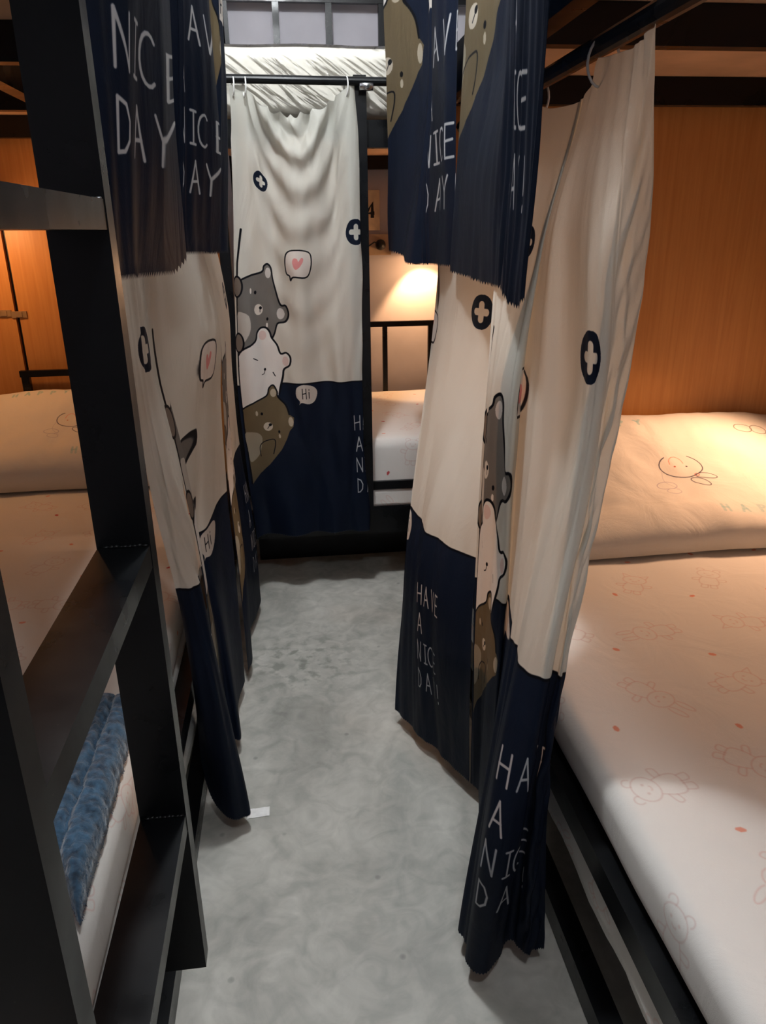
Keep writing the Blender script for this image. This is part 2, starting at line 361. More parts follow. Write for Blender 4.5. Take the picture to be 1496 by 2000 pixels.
def pillow_print():
    P = Print(0.9, 0.6, 900, (224, 219, 210))
    c = (70, 66, 78)
    P.line(arc(.47, .30, .062, .05, -2.2, -3.6 - 1.9, 16), 0.0028, c); P.line(arc(.47, .30, .062, .05, -1.0, 1.2, 12), 0.0026, c)
    P.ell(.525, .352, .03, .012, None, c, 0.0022, rot=0.15); P.ell(.50, .375, .028, .012, None, c, 0.0022, rot=0.7)
    P.line(arc(.46, .29, .02, .03, 3.1, 6.3, 8), 0.002, (226, 140, 120)); P.ell(.45, .305, .003, .003, (190, 90, 70)); P.ell(.485, .305, .003, .003, (90, 80, 90)); P.ell(.50, .345, .006, .006, None, (200, 110, 100), .002)
    P.line(smooth([(.41, .31), (.40, .36), (.43, .40)]), 0.0018, (170, 160, 170), .5); P.ell(.40, .38, .028, .018, None, (170, 160, 175), .0018); P.ell(.41, .41, .02, .013, None, (180, 170, 180), .0016)
    P.text('HAPPY', .2, .08, .03, (150, 190, 190), .008, 1.7, .6); P.text('HAPPY', .5, .5, .03, (150, 190, 190), .008, 1.7, .5)
    P.ell(.13, .3, .022, .018, (190, 205, 190)); P.ell(.73, .13, .028, .02, None, (110, 100, 90), .002); P.ell(.78, .13, .026, .02, None, (110, 100, 90), .002)
    P.line(smooth([(.80, .36), (.77, .39), (.79, .42), (.77, .45), (.81, .48)]), .003, c)
    return P.image('pillow_doodle_print')
SHEET = cloth_mat('printed_bed_sheet', sheet_print(), 0.0, 0.75, 0.22, wrinkle=7)
PILLOW = cloth_mat('printed_pillow_case', pillow_print(), 0.0, 0.75, 0.3, wrinkle=8)

def set_uv(me, fn):
    uvl = me.uv_layers.new(name='UVMap')
    for lp in me.loops: uvl.data[lp.index].uv = fn(me.vertices[lp.vertex_index].co)

# ------------------------------------------------------------------ curtains
def catmull(P, t):                          # P: (n,k) knots at integer params
    n_ = len(P); i = np.clip(np.floor(t).astype(int), 0, n_ - 2); f = (t - i)[:, None]
    g = lambda k: P[np.clip(k, 0, n_ - 1)]
    p0, p1, p2, p3 = g(i - 1), g(i), g(i + 1), g(i + 2)
    return 0.5 * (2 * p1 + (p2 - p0) * f + (2 * p0 - 5 * p1 + 4 * p2 - p3) * f ** 2 + (3 * p1 - p0 - 3 * p2 + p3) * f ** 3)
def knot_param(xs, q): return np.interp(q, xs, np.arange(len(xs)))
def curtain(cols, rows, z0, L, label, group, nu=120, nv=110, wrinkle=0.004, sag=None, seed=0, cat='curtain', zig=0.0022, v0=0.0, cut=0.0, disp=None):
    """cols: list of (u metres, [(X, Y) or (X, Y, dz) per row]); rows: v fractions 0..1; z measured from eye height"""
    us = np.array([c[0] for c in cols], float)
    K = np.array([[(p[0], p[1], (p[2] if len(p) > 2 and p[2] is not None else 0.0), (p[3] if len(p) > 3 else c[0])) for p, v in zip(c[1], rows)] for c in cols], float)
    uq = np.linspace(us[0], us[-1], nu); vq = np.linspace(0, 1, nv)
    tu = knot_param(us, uq); tv = knot_param(rows, vq)
    A = np.stack([catmull(K[i], tv) for i in range(len(cols))])              # cols x nv x 3
    for i in range(len(cols)):
        for c in (2, 3): A[i, :, c] = np.interp(vq, rows, K[i, :, c])
    tu = np.linspace(0, len(us) - 1, nu) * 0.35 + tu * 0.65
    G = np.stack([catmull(A[:, j], tu) for j in range(nv)], 1)               # nu x nv x 3
    bm = bmesh.new(); uvl = bm.loops.layers.uv.new('UVMap'); V = []
    for j in range(nv): G[:, j, 3] = np.interp(tu, np.arange(len(us)), A[:, j, 3])
    dU = np.gradient(G, axis=0); UU = G[:, :, 3].copy(); G = G[:, :, :3]; G[:, :, 2] += (z0 - L * vq)[None, :]
    for i in range(nu):
        row = []
        for j in range(nv):
            p = G[i, j].copy(); t = dU[i, j]; nrm = np.array([t[1], -t[0], 0.0]); nl = np.linalg.norm(nrm); nrm = nrm / nl if nl > 1e-6 else nrm
            s = noise.noise(Vector((uq[i] * 9 + seed * 7.3, vq[j] * 2.4, seed))) + 0.5 * noise.noise(Vector((uq[i] * 22 + vq[j] * 6, vq[j] * 7, seed + 5.0)))
            p = p + nrm * (s * wrinkle * (0.3 + 0.7 * vq[j]) + (disp(UU[i, j], vq[j]) if disp else 0.0))
            if sag is not None: p[2] += sag(UU[i, j]) * max(0.0, 1 - vq[j] * 3.0)
            if j == nv - 1: p[2] += zig * (1 if i % 2 else -1)
            row.append(bm.verts.new((p[0], p[1], p[2] + CAMZ)))
        V.append(row)
    for i in range(nu - 1):
        for j in range(nv - 1):
            f = bm.faces.new((V[i][j], V[i][j + 1], V[i + 1][j + 1], V[i + 1][j]))
            for lp, (a, b) in zip(f.loops, ((i, j), (i, j + 1), (i + 1, j + 1), (i + 1, j))): lp[uvl].uv = (UU[a, b] / CW, 1 - (v0 + (1 - v0 - cut) * vq[b]))
    o = finish('curtain', bm, CURTAIN, smooth=True)
    return tag(o, label, cat, group)
def zp(z0, v, px, py, L=1.5): w_ = at_z(px, py, z0 - L * v); return (w_[0], w_[1])       # cloth point on the height of row v
def pleat(f, a, sd): return lambda u, v: a * (noise.noise(Vector((u * f + v * 1.5, v * .8, sd))) + .5 * noise.noise(Vector((u * f * 2.3 - v, v * 1.3, sd + 9)))) * min(1, .3 + v * 2)
def q4(p, u): return (p[0], p[1], None, u)
def yp(z0, v, px, Y, L=1.5): return (col_yz(px, Y, z0 - L * v), Y)

# right bunk, near panel: bears on a leaf turned away, button and lettering on the leaf facing the aisle
Z0 = 0.245
rows = [0, .16, .355, .62, .8, 1]
curtain([
    (0.00, [(.50, 1.66), yp(Z0, .16, 975, 1.52), zp(Z0, .355, 945, 765), zp(Z0, .62, 925, 1130), zp(Z0, .8, 922, 1330), zp(Z0, 1, 918, 1528)]),
    (0.12, [(.50, 1.52), yp(Z0, .16, 1035, 1.40), zp(Z0, .355, 965, 775), zp(Z0, .62, 950, 1150), zp(Z0, .8, 945, 1350), zp(Z0, 1, 935, 1560)]),
    (0.205, [(.50, 1.38), yp(Z0, .16, 1062, 1.32), zp(Z0, .355, 1008, 785), zp(Z0, .62, 985, 1180), zp(Z0, .8, 965, 1420), zp(Z0, 1, 945, 1640)]),
    (0.29, [(.51, 1.37), yp(Z0, .16, 1066, 1.34), zp(Z0, .355, 1016, 768), zp(Z0, .62, 992, 1165), zp(Z0, .8, 965, 1415), zp(Z0, 1, 930, 1650)]),
    (0.32, [(.505, 1.33), yp(Z0, .16, 1072, 1.27), zp(Z0, .355, 1040, 797), zp(Z0, .62, 1000, 1235), zp(Z0, .8, 955, 1500), zp(Z0, 1, 905, 1790)]),
    (0.42, [(.50, 1.29), yp(Z0, .16, 1110, 1.22), zp(Z0, .355, 1095, 810), zp(Z0, .62, 1006, 1268), zp(Z0, .8, 945, 1560), zp(Z0, 1, 906, 1848)]),
    (0.47, [(.50, 1.25), yp(Z0, .16, 1140, 1.15), zp(Z0, .355, 1122, 825), zp(Z0, .62, 1012, 1300), zp(Z0, .8, 950, 1620), zp(Z0, 1, 918, 1885)]),
    (0.52, [(.50, 1.20), yp(Z0, .16, 1172, 1.10), zp(Z0, .355, 1152, 832), zp(Z0, .62, 1048, 1322), zp(Z0, .8, 990, 1650), zp(Z0, 1, 950, 1890)]),
    (0.565, [(.50, 1.17), yp(Z0, .16, 1200, 1.08), zp(Z0, .355, 1164, 828), zp(Z0, .62, 1070, 1325), zp(Z0, .8, 1022, 1640), zp(Z0, 1, 985, 1868)]),
    (0.60, [(.495, 1.14), yp(Z0, .16, 1206, 1.09), zp(Z0, .355, 1169, 817), zp(Z0, .62, 1078, 1312), zp(Z0, .8, 1026, 1612), zp(Z0, 1, 1000, 1840)]),
    (0.68, [(.49, 1.11), yp(Z0, .16, 1238, 1.09), zp(Z0, .355, 1187, 816), zp(Z0, .62, 1094, 1326), zp(Z0, .8, 1052, 1628), zp(Z0, 1, 1030, 1868)]),
    (0.79, [(.492, 1.08), yp(Z0, .16, 1270, 1.10), zp(Z0, .355, 1209, 812), zp(Z0, .62, 1108, 1314), zp(Z0, .8, 1074, 1606), zp(Z0, 1, 1060, 1850)]),
], rows, Z0, 1.5, 'near right lower curtain gathered in folds, big button and clipped lettering, hem at the floor',
    None, nu=190, nv=150, wrinkle=0.007, seed=1,
    sag=lambda u: -0.05 * math.sin(min(max((u - 0.0) / 0.42, 0), 1) * math.pi) - 0.012 * math.sin(min(max((u - 0.42) / 0.37, 0), 1) * math.pi),
    disp=lambda u, v: 0.016 * noise.noise(Vector((u * 16 + v * 10, v * 26 + u * 16, 4))) * math.exp(-((u - .70) / .07) ** 2) + pleat(14, .014, 1)(u, v))
# right bunk, far panel: leaf swung out into the aisle
curtain([
    (0.27, [(.50, 2.20), yp(Z0, .16, 868, 2.22), zp(Z0, .355, 846, 640), zp(Z0, .62, 803, 990), zp(Z0, .8, 788, 1180), zp(Z0, 1, 775, 1385)]),
    (0.36, [(.50, 2.08), yp(Z0, .16, 895, 2.00), zp(Z0, .355, 872, 668), zp(Z0, .62, 823, 1012), zp(Z0, .8, 803, 1215), zp(Z0, 1, 798, 1415)]),
    (0.47, [(.50, 1.95), yp(Z0, .16, 935, 1.86), zp(Z0, .355, 915, 690), zp(Z0, .62, 832, 1038), zp(Z0, .8, 816, 1238), zp(Z0, 1, 822, 1440)]),
    (0.57, [(.50, 1.85), yp(Z0, .16, 985, 1.72), zp(Z0, .355, 958, 708), zp(Z0, .62, 853, 1054), zp(Z0, .8, 838, 1260), zp(Z0, 1, 850, 1465)]),
    (0.68, [(.50, 1.76), yp(Z0, .16, 1010, 1.64), zp(Z0, .355, 985, 715), zp(Z0, .62, 882, 1070), zp(Z0, .8, 868, 1286), zp(Z0, 1, 882, 1495)]),
    (0.79, [(.50, 1.68), yp(Z0, .16, 1040, 1.60), zp(Z0, .355, 1005, 725), zp(Z0, .62, 932, 1095), zp(Z0, .8, 918, 1325), zp(Z0, 1, 915, 1528)]),
], rows, Z0, 1.5, 'far right lower curtain swung into the aisle, showing the full HAVE A NICE DAY lettering',
    None, nu=120, nv=130, wrinkle=0.005, seed=2, sag=lambda u: -0.04 * abs(math.sin((u - .27) / .52 * 2 * math.pi)),
    disp=pleat(11, .008, 2))
# left bunk, near panel
Z1 = 0.245
curtain([
    (0.40, [(-.235, 1.20), yp(Z1, .29, 252, 1.27), yp(Z1, .45, 290, 1.36), q4(zp(Z1, .62, 343, 1152), .34), q4(zp(Z1, .8, 378, 1340), .34), q4(zp(Z1, 1, 395, 1500), .34)]),
    (0.44, [(-.25, 1.28), yp(Z1, .29, 266, 1.30), yp(Z1, .45, 306, 1.37), q4(zp(Z1, .62, 352, 1151), .36), q4(zp(Z1, .8, 388, 1380), .36), q4(zp(Z1, 1, 415, 1560), .36)]),
    (0.48, [(-.24, 1.33), yp(Z1, .29, 278, 1.33), yp(Z1, .45, 322, 1.36), q4(zp(Z1, .62, 362, 1152), .38), q4(zp(Z1, .8, 408, 1385), .38), q4(zp(Z1, 1, 440, 1592), .38)]),
    (0.52, [(-.25, 1.38), yp(Z1, .29, 288, 1.36), yp(Z1, .45, 338, 1.38), q4(zp(Z1, .62, 378, 1148), .41), q4(zp(Z1, .8, 432, 1378), .41), q4(zp(Z1, 1, 470, 1600), .41)]),
    (0.58, [(-.24, 1.43), yp(Z1, .29, 294, 1.40), yp(Z1, .45, 348, 1.41), q4(zp(Z1, .62, 391, 1139), .44), q4(zp(Z1, .8, 440, 1355), .44), q4(zp(Z1, 1, 487, 1585), .44)]),
    (0.66, [(-.25, 1.45), yp(Z1, .29, 280, 1.42), yp(Z1, .45, 340, 1.44), q4(zp(Z1, .62, 380, 1120), .50), q4(zp(Z1, .8, 420, 1320), .50), q4(zp(Z1, 1, 455, 1545), .50)]),
], [0, .29, .45, .62, .8, 1], Z1, 1.5, 'near left lower curtain beside the ladder, rounded hem nearest the paper scrap',
    None, nu=110, nv=130, wrinkle=0.006, seed=3, sag=lambda u: -0.03 * abs(math.sin((u - .36) / .43 * 2 * math.pi)),
    disp=pleat(20, .010, 3))
# left bunk, second panel
curtain([
    (0.00, [(-.25, 1.49), yp(Z1, .29, 288, 1.47), yp(Z1, .45, 347, 1.49), zp(Z1, .62, 392, 1110), zp(Z1, .8, 418, 1295), zp(Z1, 1, 438, 1452)]),
    (0.045, [(-.255, 1.53), yp(Z1, .29, 303, 1.51), yp(Z1, .45, 358, 1.53), zp(Z1, .62, 398, 1095), zp(Z1, .8, 424, 1280), zp(Z1, 1, 446, 1450)]),
    (0.195, [(-.255, 1.57), yp(Z1, .29, 309, 1.56), yp(Z1, .45, 356, 1.59), zp(Z1, .62, 390, 1068), zp(Z1, .8, 424, 1245), zp(Z1, 1, 450, 1446)]),
    (0.205, [(-.24, 1.68), yp(Z1, .29, 384, 1.72), yp(Z1, .45, 384, 1.72), zp(Z1, .62, 386, 1045), zp(Z1, .8, 426, 1235), zp(Z1, 1, 456, 1444)]),
    (0.262, [(-.24, 1.74), yp(Z1, .29, 404, 1.80), yp(Z1, .45, 404, 1.80), zp(Z1, .62, 404, 1030), zp(Z1, .8, 440, 1225), zp(Z1, 1, 472, 1440)]),
    (0.33, [(-.24, 1.82), yp(Z1, .29, 422, 1.92), yp(Z1, .45, 420, 1.92), zp(Z1, .62, 424, 985), zp(Z1, .8, 440, 1170), zp(Z1, 1, 466, 1380)]),
    (0.46, [(-.24, 1.88), yp(Z1, .29, 424, 2.00), yp(Z1, .45, 432, 2.00), zp(Z1, .62, 444, 960), zp(Z1, .8, 462, 1140), zp(Z1, 1, 478, 1330)]),
], [0, .29, .45, .62, .8, 1], Z1, 1.5, 'second left lower curtain with the pink heart and H bubbles showing between folds',
    None, nu=120, nv=130, wrinkle=0.004, seed=4, sag=lambda u: -0.03 * abs(math.sin(u / .5 * 2 * math.pi)))
# left bunk, third panel
curtain([
    (0.00, [(-.25, 2.00), yp(Z1, .29, 420, 2.04), yp(Z1, .45, 436, 2.04), zp(Z1, .62, 446, 940), zp(Z1, .8, 466, 1120), zp(Z1, 1, 484, 1310)]),
    (0.14, [(-.24, 2.10), yp(Z1, .29, 432, 2.12), yp(Z1, .45, 444, 2.12), zp(Z1, .62, 456, 925), zp(Z1, .8, 480, 1110), zp(Z1, 1, 494, 1285)]),
    (0.30, [(-.25, 2.20), yp(Z1, .29, 430, 2.26), yp(Z1, .45, 442, 2.26), zp(Z1, .62, 456, 900), zp(Z1, .8, 474, 1070), zp(Z1, 1, 486, 1240)]),
    (0.46, [(-.24, 2.32), yp(Z1, .29, 438, 2.40), yp(Z1, .45, 450, 2.40), zp(Z1, .62, 464, 876), zp(Z1, .8, 488, 1040), zp(Z1, 1, 502, 1200)]),
    (0.62, [(-.25, 2.42), yp(Z1, .29, 442, 2.48), yp(Z1, .45, 454, 2.48), zp(Z1, .62, 468, 868), zp(Z1, .8, 496, 1025), zp(Z1, 1, 510, 1172)]),
], [0, .29, .45, .62, .8, 1], Z1, 1.5, 'third left lower curtain, narrow dark folds next to the far bear curtain',
    None, nu=110, nv=110, wrinkle=0.003, seed=5)
# far bunk curtain with the stack of three bears
YF = 2.60; ZF = 0.412; LF = 1.465
frows = [0, .1, .62, 1]
def fr(*pp): return [(col_yz(px, YF + dy, ZF - LF * v), YF + dy) for v, (px, dy) in zip(frows, pp)]
def far_disp(u, v):
    q = (u - .27) / .21
    wob = .05 * noise.noise(Vector((u * 9, v * 4, 2)))
    sw = 0.016 * math.exp(-v * 5.0) * math.sin(2 * math.pi * (v * LF - .24 * (1 - abs(q) ** 1.6) + wob) / .13) * max(0.0, 1 - abs(q) ** 3)
    ray_l = .012 * math.exp(-((u - .075 - v * .22) / .02) ** 2) * math.exp(-v * 2.2); ray_r = .010 * math.exp(-((u - .46 + v * .10) / .018) ** 2) * math.exp(-v * 2.5)
    return sw + ray_l + ray_r + .010 * noise.noise(Vector((u * 14 - v * 5, v * 2.5, 7)))
def far_sag(u):
    return -0.078 * math.sin(min(max((u - .06) / .42, 0), 1) * math.pi) ** 0.8 - (0.012 * abs(math.sin(u * 60)) if .1 < u < .44 else 0)
curtain([
    (0.00, fr((447, -.01), (450, -.01), (465, .0), (500, -.03))),
    (0.06, fr((480, .015), (482, .02), (492, -.02), (530, .02))),
    (0.16, fr((520, -.02), (525, .03), (545, .015), (583, -.02))),
    (0.25, fr((560, .01), (570, -.03), (592, -.015), (622, .02))),
    (0.34, fr((600, -.02), (612, -.03), (632, .02), (655, -.01))),
    (0.42, fr((640, .01), (650, .03), (668, -.01), (685, .01))),
    (0.48, fr((680, .0), (680, .0), (692, .0), (704, .0))),
    (0.525, fr((694, .01), (700, .01), (708, .01), (719, .0))),
    (0.56, fr((688, .018), (698, .018), (704, .018), (714, .018))),
], frows, ZF, LF, 'far end curtain showing three stacked bears and a Hi bubble, hung across the aisle end',
    None, nu=160, nv=160, wrinkle=0.012, seed=6, sag=far_sag,
    disp=far_disp)
# upper curtains (their hems hang just below eye height)
def upper(colspec, zt, label, seed, zig=0.0035, L=1.5, wrinkle=0.008, v0=0.28, cut=.04):
    """colspec: (u, px_top(y=0), px_mid, px_bottom, Y, z_bottom)"""
    rws = [0, .45, .72, .86, 1]; cols = []; rodx = .42 if colspec[0][1] > 600 else -.22
    for u, pt, pm, pb, Y, py in colspec:
        zb = at_y(pb, py, Y)[2]
        dz = zb - (zt - L)
        x1 = col_yz(pt, Y, zt - L * .72 + dz * .72)
        pts = [(rodx, Y, 0), (x1, Y, dz * .45), (x1, Y, dz * .72)] + [(col_yz(px, Y, zt - L * v + dz * v), Y, dz * v) for v, px in ((.86, pm), (1, pb))]
        cols.append((u, pts))
    return curtain(cols, rws, zt, L, label, None, nu=140, nv=90, wrinkle=wrinkle, seed=seed, zig=zig, v0=v0, cut=cut, disp=pleat(17, .009, seed))
upper([(0.10, 756, 757, 757, 2.56, 490), (0.15, 790, 780, 770, 2.46, 492), (0.175, 812, 798, 788, 2.40, 500), (0.21, 830, 815, 792, 2.34, 513), (.27, 842, 828, 822, 2.30, 516), (.50, 846, 836, 835, 2.26, 516),
       (.545, 848, 855, 850, 2.14, 517), (.585, 866, 868, 868, 2.06, 518), (.625, 890, 888, 888, 2.0, 520)], 1.40,
      'far right upper curtain, brown bear at its left edge, hem level over the lit wall', 7, v0=.28)
upper([(0.06, 900, 893, 884, 1.97, 530), (.12, 930, 908, 900, 1.84, 536), (.17, 965, 925, 915, 1.72, 542), (.23, 985, 945, 935, 1.60, 550), (.30, 996, 968, 958, 1.48, 556), (.46, 1004, 998, 976, 1.38, 562), (.485, 1012, 1006, 984, 1.32, 572), (.61, 1030, 1018, 996, 1.26, 592),
       (.70, 1055, 1036, 1012, 1.20, 600), (.79, 1077, 1055, 1024, 1.18, 582)], 1.40,
      'near right upper curtain with a drooping corner in its torn hem', 8, v0=.28)
upper([(0.42, 130, 170, 215, .92, 548), (.455, 168, 205, 234, .94, 545), (.49, 225, 240, 256, .98, 540), (.54, 268, 276, 284, 1.03, 538), (.585, 312, 318, 318, 1.12, 534), (.592, 322, 328, 335, 1.18, 530), (.60, 330, 340, 358, 1.26, 505)], 1.40,
      'near left upper curtain with large letters, just behind the ladder upright', 9, wrinkle=0.005, v0=.075, cut=.02)
upper([(0.42, 318, 328, 340, 1.42, 500), (.43, 345, 348, 352, 1.44, 498), (.505, 362, 366, 366, 1.46, 495), (.55, 385, 390, 390, 1.52, 494), (.585, 402, 414, 412, 1.58, 494), (.60, 408, 426, 428, 1.64, 494)], 1.40,
      'middle left upper curtain with IC and AY lettering in a narrow strip', 10, wrinkle=0.004, v0=0, cut=.035)
upper([(0.02, 386, 395, 400, 1.78, 493), (.10, 408, 412, 415, 1.85, 493), (.2, 432, 432, 432, 1.92, 492), (.27, 436, 444, 447, 2.0, 491)], 1.40,
      'farthest left upper curtain, brown bear sliver beside the far bear curtain', 11, wrinkle=0.004, v0=0, cut=0)

# ------------------------------------------------------------------ room shell
def shell(name, b, mat):
    o = boxo(name, b, mat, bevel=0); o['kind'] = 'structure'; return o
XL, XR, YB, YFR, ZC = -1.32, 1.68, 3.66, -2.2, 1.50
shell('floor', (XL - .1, XR + .1, YFR - .1, YB + .1, -1.36, -1.30), CONC)
shell('ceiling', (XL - .1, XR + .1, YFR - .1, YB + .1, ZC, ZC + .06), CEIL)
shell('wall_back', (XL - .1, XR + .1, YB, YB + .1, -1.30, ZC), PAINT)
shell('wall_left', (XL - .1, XL, YFR, YB, -1.30, ZC), PAINT)
shell('wall_right', (XR, XR + .1, YFR, YB, -1.30, ZC), PAINT)
shell('wall_front', (XL - .1, XR + .1, YFR - .1, YFR, -1.30, ZC), PAINT)
# ceiling lamp
cl = empty('ceiling_light', (-0.02, 1.63, ZC + CAMZ), 'white ceiling lamp over the aisle between the bunks', 'ceiling light')
boxo('housing', (-.12, .08, 1.50, 1.76, ZC - .045, ZC), WHITEPL, cl)
cl2 = empty('ceiling_light', (0.30, -.14, ZC + CAMZ), 'white ceiling lamp at the near end of the room', 'ceiling light')
boxo('housing', (.20, .40, -.26, -.02, ZC - .045, ZC), WHITEPL, cl2)

# ------------------------------------------------------------------ bunks
def bunk(label, xf, s, y0, y1, width, posts, beams, joists=()):
    """xf: aisle face, s: +1 if the bunk lies towards +X"""
    b = empty('bunk_bed', (xf, (y0 + y1) / 2, 0), label, 'bunk bed')
    xb = xf + s * width
    for y in posts:
        boxo('post', (xf, xf + s * .035, y, y + .035, -1.30, 1.42), STEEL, b)
        boxo('post', (xb - s * .035, xb, y, y + .035, -1.30, 1.42), STEEL, b)
    for x in (xf, xb - s * .04):
        boxo('floor_beam', (x + s * .004, x + s * .044, y0 + .04, y1 - .04, -1.298, -1.245), STEEL, b)
        boxo('side_rail', (x, x + s * .035, y0, y1, -1.0, -.95), STEEL, b, bevel=0.012)
        boxo('upper_side_rail', (x, x + s * .04, y0, y1, .315, .425), STEEL, b)
    for y in (y0, y1 - .04): boxo('end_rail', (xf + s * .04, xb - s * .04, y, y + .04, -1.0, -.955), STEEL, b)
    k = y0 + 0.3
    while k < y1 - .2:
        boxo('slat', (xf + s * .036, xb - s * .036, k, k + .05, -1.03, -1.005), STEEL, b); k += .32
    for y in beams: boxo('cross_beam', (xf + s * .04, xb - s * .04, y, y + .035, .315, .385), STEEL, b)
    for x in joists: boxo('joist', (x, x + s * .04, y0, y1, .325, .384), STEEL, b)
    boxo('bed_board', (xf + s * .042, xb - s * .004, y0 + .01, y1 - .01, .386, .404), PLY, b)
    return b
br = bunk('black steel bunk bed along the right side of the aisle', .445, 1, .02, 2.30, 1.19, (.02, 2.262), (.15, .85, 1.55, 2.255))
bl = bunk('black steel bunk bed along the left side, carrying the ladder', -.262, -1, .05, 3.09, 1.02, (.05, 2.60), (.45, 1.10, 1.76, 2.40, 3.05), (-.62,))
# far bunk lies across the aisle
bf = empty('bunk_bed', (0.8, 2.68, 0), 'black steel bunk bed set across the far end of the aisle', 'bunk bed')
FX0, FX1, FY0, FY1 = -.215, 1.60, 2.655, 3.62
for x in (FX0, FX1 - .035):
    for y in (FY0, FY1 - .035): boxo('post', (x, x + .035, y, y + .035, -1.30, 1.0 if y > 3 else .44), STEEL, bf)
boxo('post', (.236, .276, 2.625, 2.660, -1.05, .445), STEEL, bf)
for y in (FY0, FY1 - .04):
    boxo('side_rail', (FX0, FX1, y + .002, y + .032, -.915, -.885), STEEL, bf)
    boxo('upper_side_rail', (FX0, FX1, y, y + .035, .245, .325), STEEL, bf)
    boxo('lower_beam', (FX0, FX1, y + .003, y + .038, -1.09, -.985), STEEL, bf)
boxo('bed_board', (FX0, FX1, FY0 + .037, FY1 - .04, .30, .318), PLY, bf)
boxo('cross_beam', (.06, .10, FY0 + .04, FY1 - .04, .25, .299), STEEL, bf); boxo('cross_beam', (.86, .90, FY0 + .04, FY1 - .04, .25, .299), STEEL, bf)
boxo('bed_board', (FX0 + .04, FX1 - .04, FY0 + .04, FY1 - .045, -1.0, -.985), PLY, bf)
boxo('toe_board', (FX0 + .04, FX1 - .04, 2.94, 2.955, -1.30, -1.095), STEEL, bf)
# headboard guard at the wall side
zt = at_y(780, 632, 3.56)[2]
boxo('guard_bar', (.1, 1.0, 3.55, 3.575, zt - .012, zt + .012), STEEL, bf)
for px in (752, 840):
    x = col_yz(px, 3.56, -.55); boxo('guard_upright', (x - .011, x + .011, 3.552, 3.574, -.84, zt - .012), STEEL, bf)
# upper guard grid
for px in (434, 541, 643, 745, 850):
    x = col_yz(px, 3.60, .72); boxo('guard_upright', (x - .013, x + .013, 3.585, 3.61, .42, .865), STEEL, bf)
zg = at_y(600, 3, 3.6)[2]
boxo('guard_bar', (FX0, FX1, 3.583, 3.612, zg - .005, zg + .03), STEEL, bf)

# ladder, a part of the left bunk
LX, LW = -.178, .062
ld = empty('ladder', (LX, .64, .27)); ld.parent = bl; ld.matrix_parent_inverse = Matrix.Translation(-bl.location)
def lad(name, b, mat=STEEL, bevel=.004):
    o = boxo(name, b, mat, None, bevel); o.parent = ld; o.matrix_parent_inverse = Matrix.Translation(-Vector((LX, .64, .27))); return o
lad('stile', (LX - LW, LX, .85, .88, -1.042, 1.2)); lad('stile', (LX - LW, LX, .40, .43, -1.042, 1.2))
for z in (.032, -.348, -.751, .43, .83):
    r_ = lad('rung', (LX - LW + .001, LX - .001, .4295, .8505, z - .029, z))
for z in (-.97, .36):
    lad('hook_bracket', (-.262, LX - LW, .853, .877, z, z + .03)); lad('hook_bracket', (-.262, LX - LW, .403, .427, z, z + .03))
for z in (.032, -.348, -.751):
    bm = bmesh.new()
    for k in range(9):
        x = LX - .006 - k * .0055 - random.uniform(0, .002)
        if z > 0 and k > 4: continue
        m_ = Matrix.Translation((x, .8485, z + CAMZ + .001)) @ Matrix.Diagonal((.0045, .003, random.uniform(.0015, .003), 1))
        bmesh.ops.create_icosphere(bm, subdivisions=2, radius=1, matrix=m_)
    o = finish('weld', bm, WELD if z > 0 else STEEL, None, smooth=True); o.parent = ld; o.matrix_parent_inverse = Matrix.Translation(-Vector((LX, .64, .27)))

# ------------------------------------------------------------------ wooden partitions
pr = empty('wooden_partition', (1.0, 2.32, 0), 'plain orange brown wood partition behind the right pillow', 'partition')
boxo('panel', (.49, XR - .005, 2.305, 2.325, -1.28, .45), WOOD, pr)
bm = bmesh.new(); tube(bm, [at_y(1285, 187, 2.29) + [0, 0, CAMZ], at_y(1400, 176, 2.29) + [0, 0, CAMZ], at_y(1530, 161, 2.29) + [0, 0, CAMZ]], .0028, 6)
tag(finish('cord', bm, CORD, None, smooth=True), 'thin pale cord stretched across the beam above the right wood partition', 'cord')
pw = empty('wooden_partition', (-.85, 3.13, 0), 'bright orange two-panel wood partition behind the left pillow', 'partition')
boxo('panel', (XL + .005, -1.036, 3.10, 3.12, -1.28, .45), WOOD, pw); boxo('panel', (-1.022, -.225, 3.10, 3.12, -1.28, .45), WOOD, pw)
boxo('backing', (XL + .005, -.225, 3.122, 3.13, -1.28, .45), BLACKPL, pw)
for px in (8, 38):
    q = at_y(px, 612 + (0 if px < 20 else 2), 3.10); bm = bmesh.new(); box(bm, q[0] - .028, q[0] + .028, 3.094, 3.100, q[2] - .012 + CAMZ, q[2] + .012 + CAMZ)
    box(bm, q[0] - .012, q[0] + .012, 3.090, 3.094, q[2] - .009 + CAMZ, q[2] + .009 + CAMZ)
    finish('latch_plate', bm, simple('brushed_latch', (170, 140, 105), .4, .4), pw, bevel=.001)
hb = empty('headboard_frame', (-.9, 3.06, 0), 'thin black headboard bar with an upright above the left pillow', 'headboard')
q = at_y(50, 730, 3.06)
boxo('bar', (q[0] - .02, -.30, 3.05, 3.072, q[2] - .012, q[2] + .012), STEEL, hb)
boxo('upright', (q[0] - .016, q[0] + .014, 3.051, 3.071, -.95, q[2] - .012), STEEL, hb)
boxo('upright', (-.33, -.302, 3.051, 3.071, -.95, q[2] - .012), STEEL, hb)

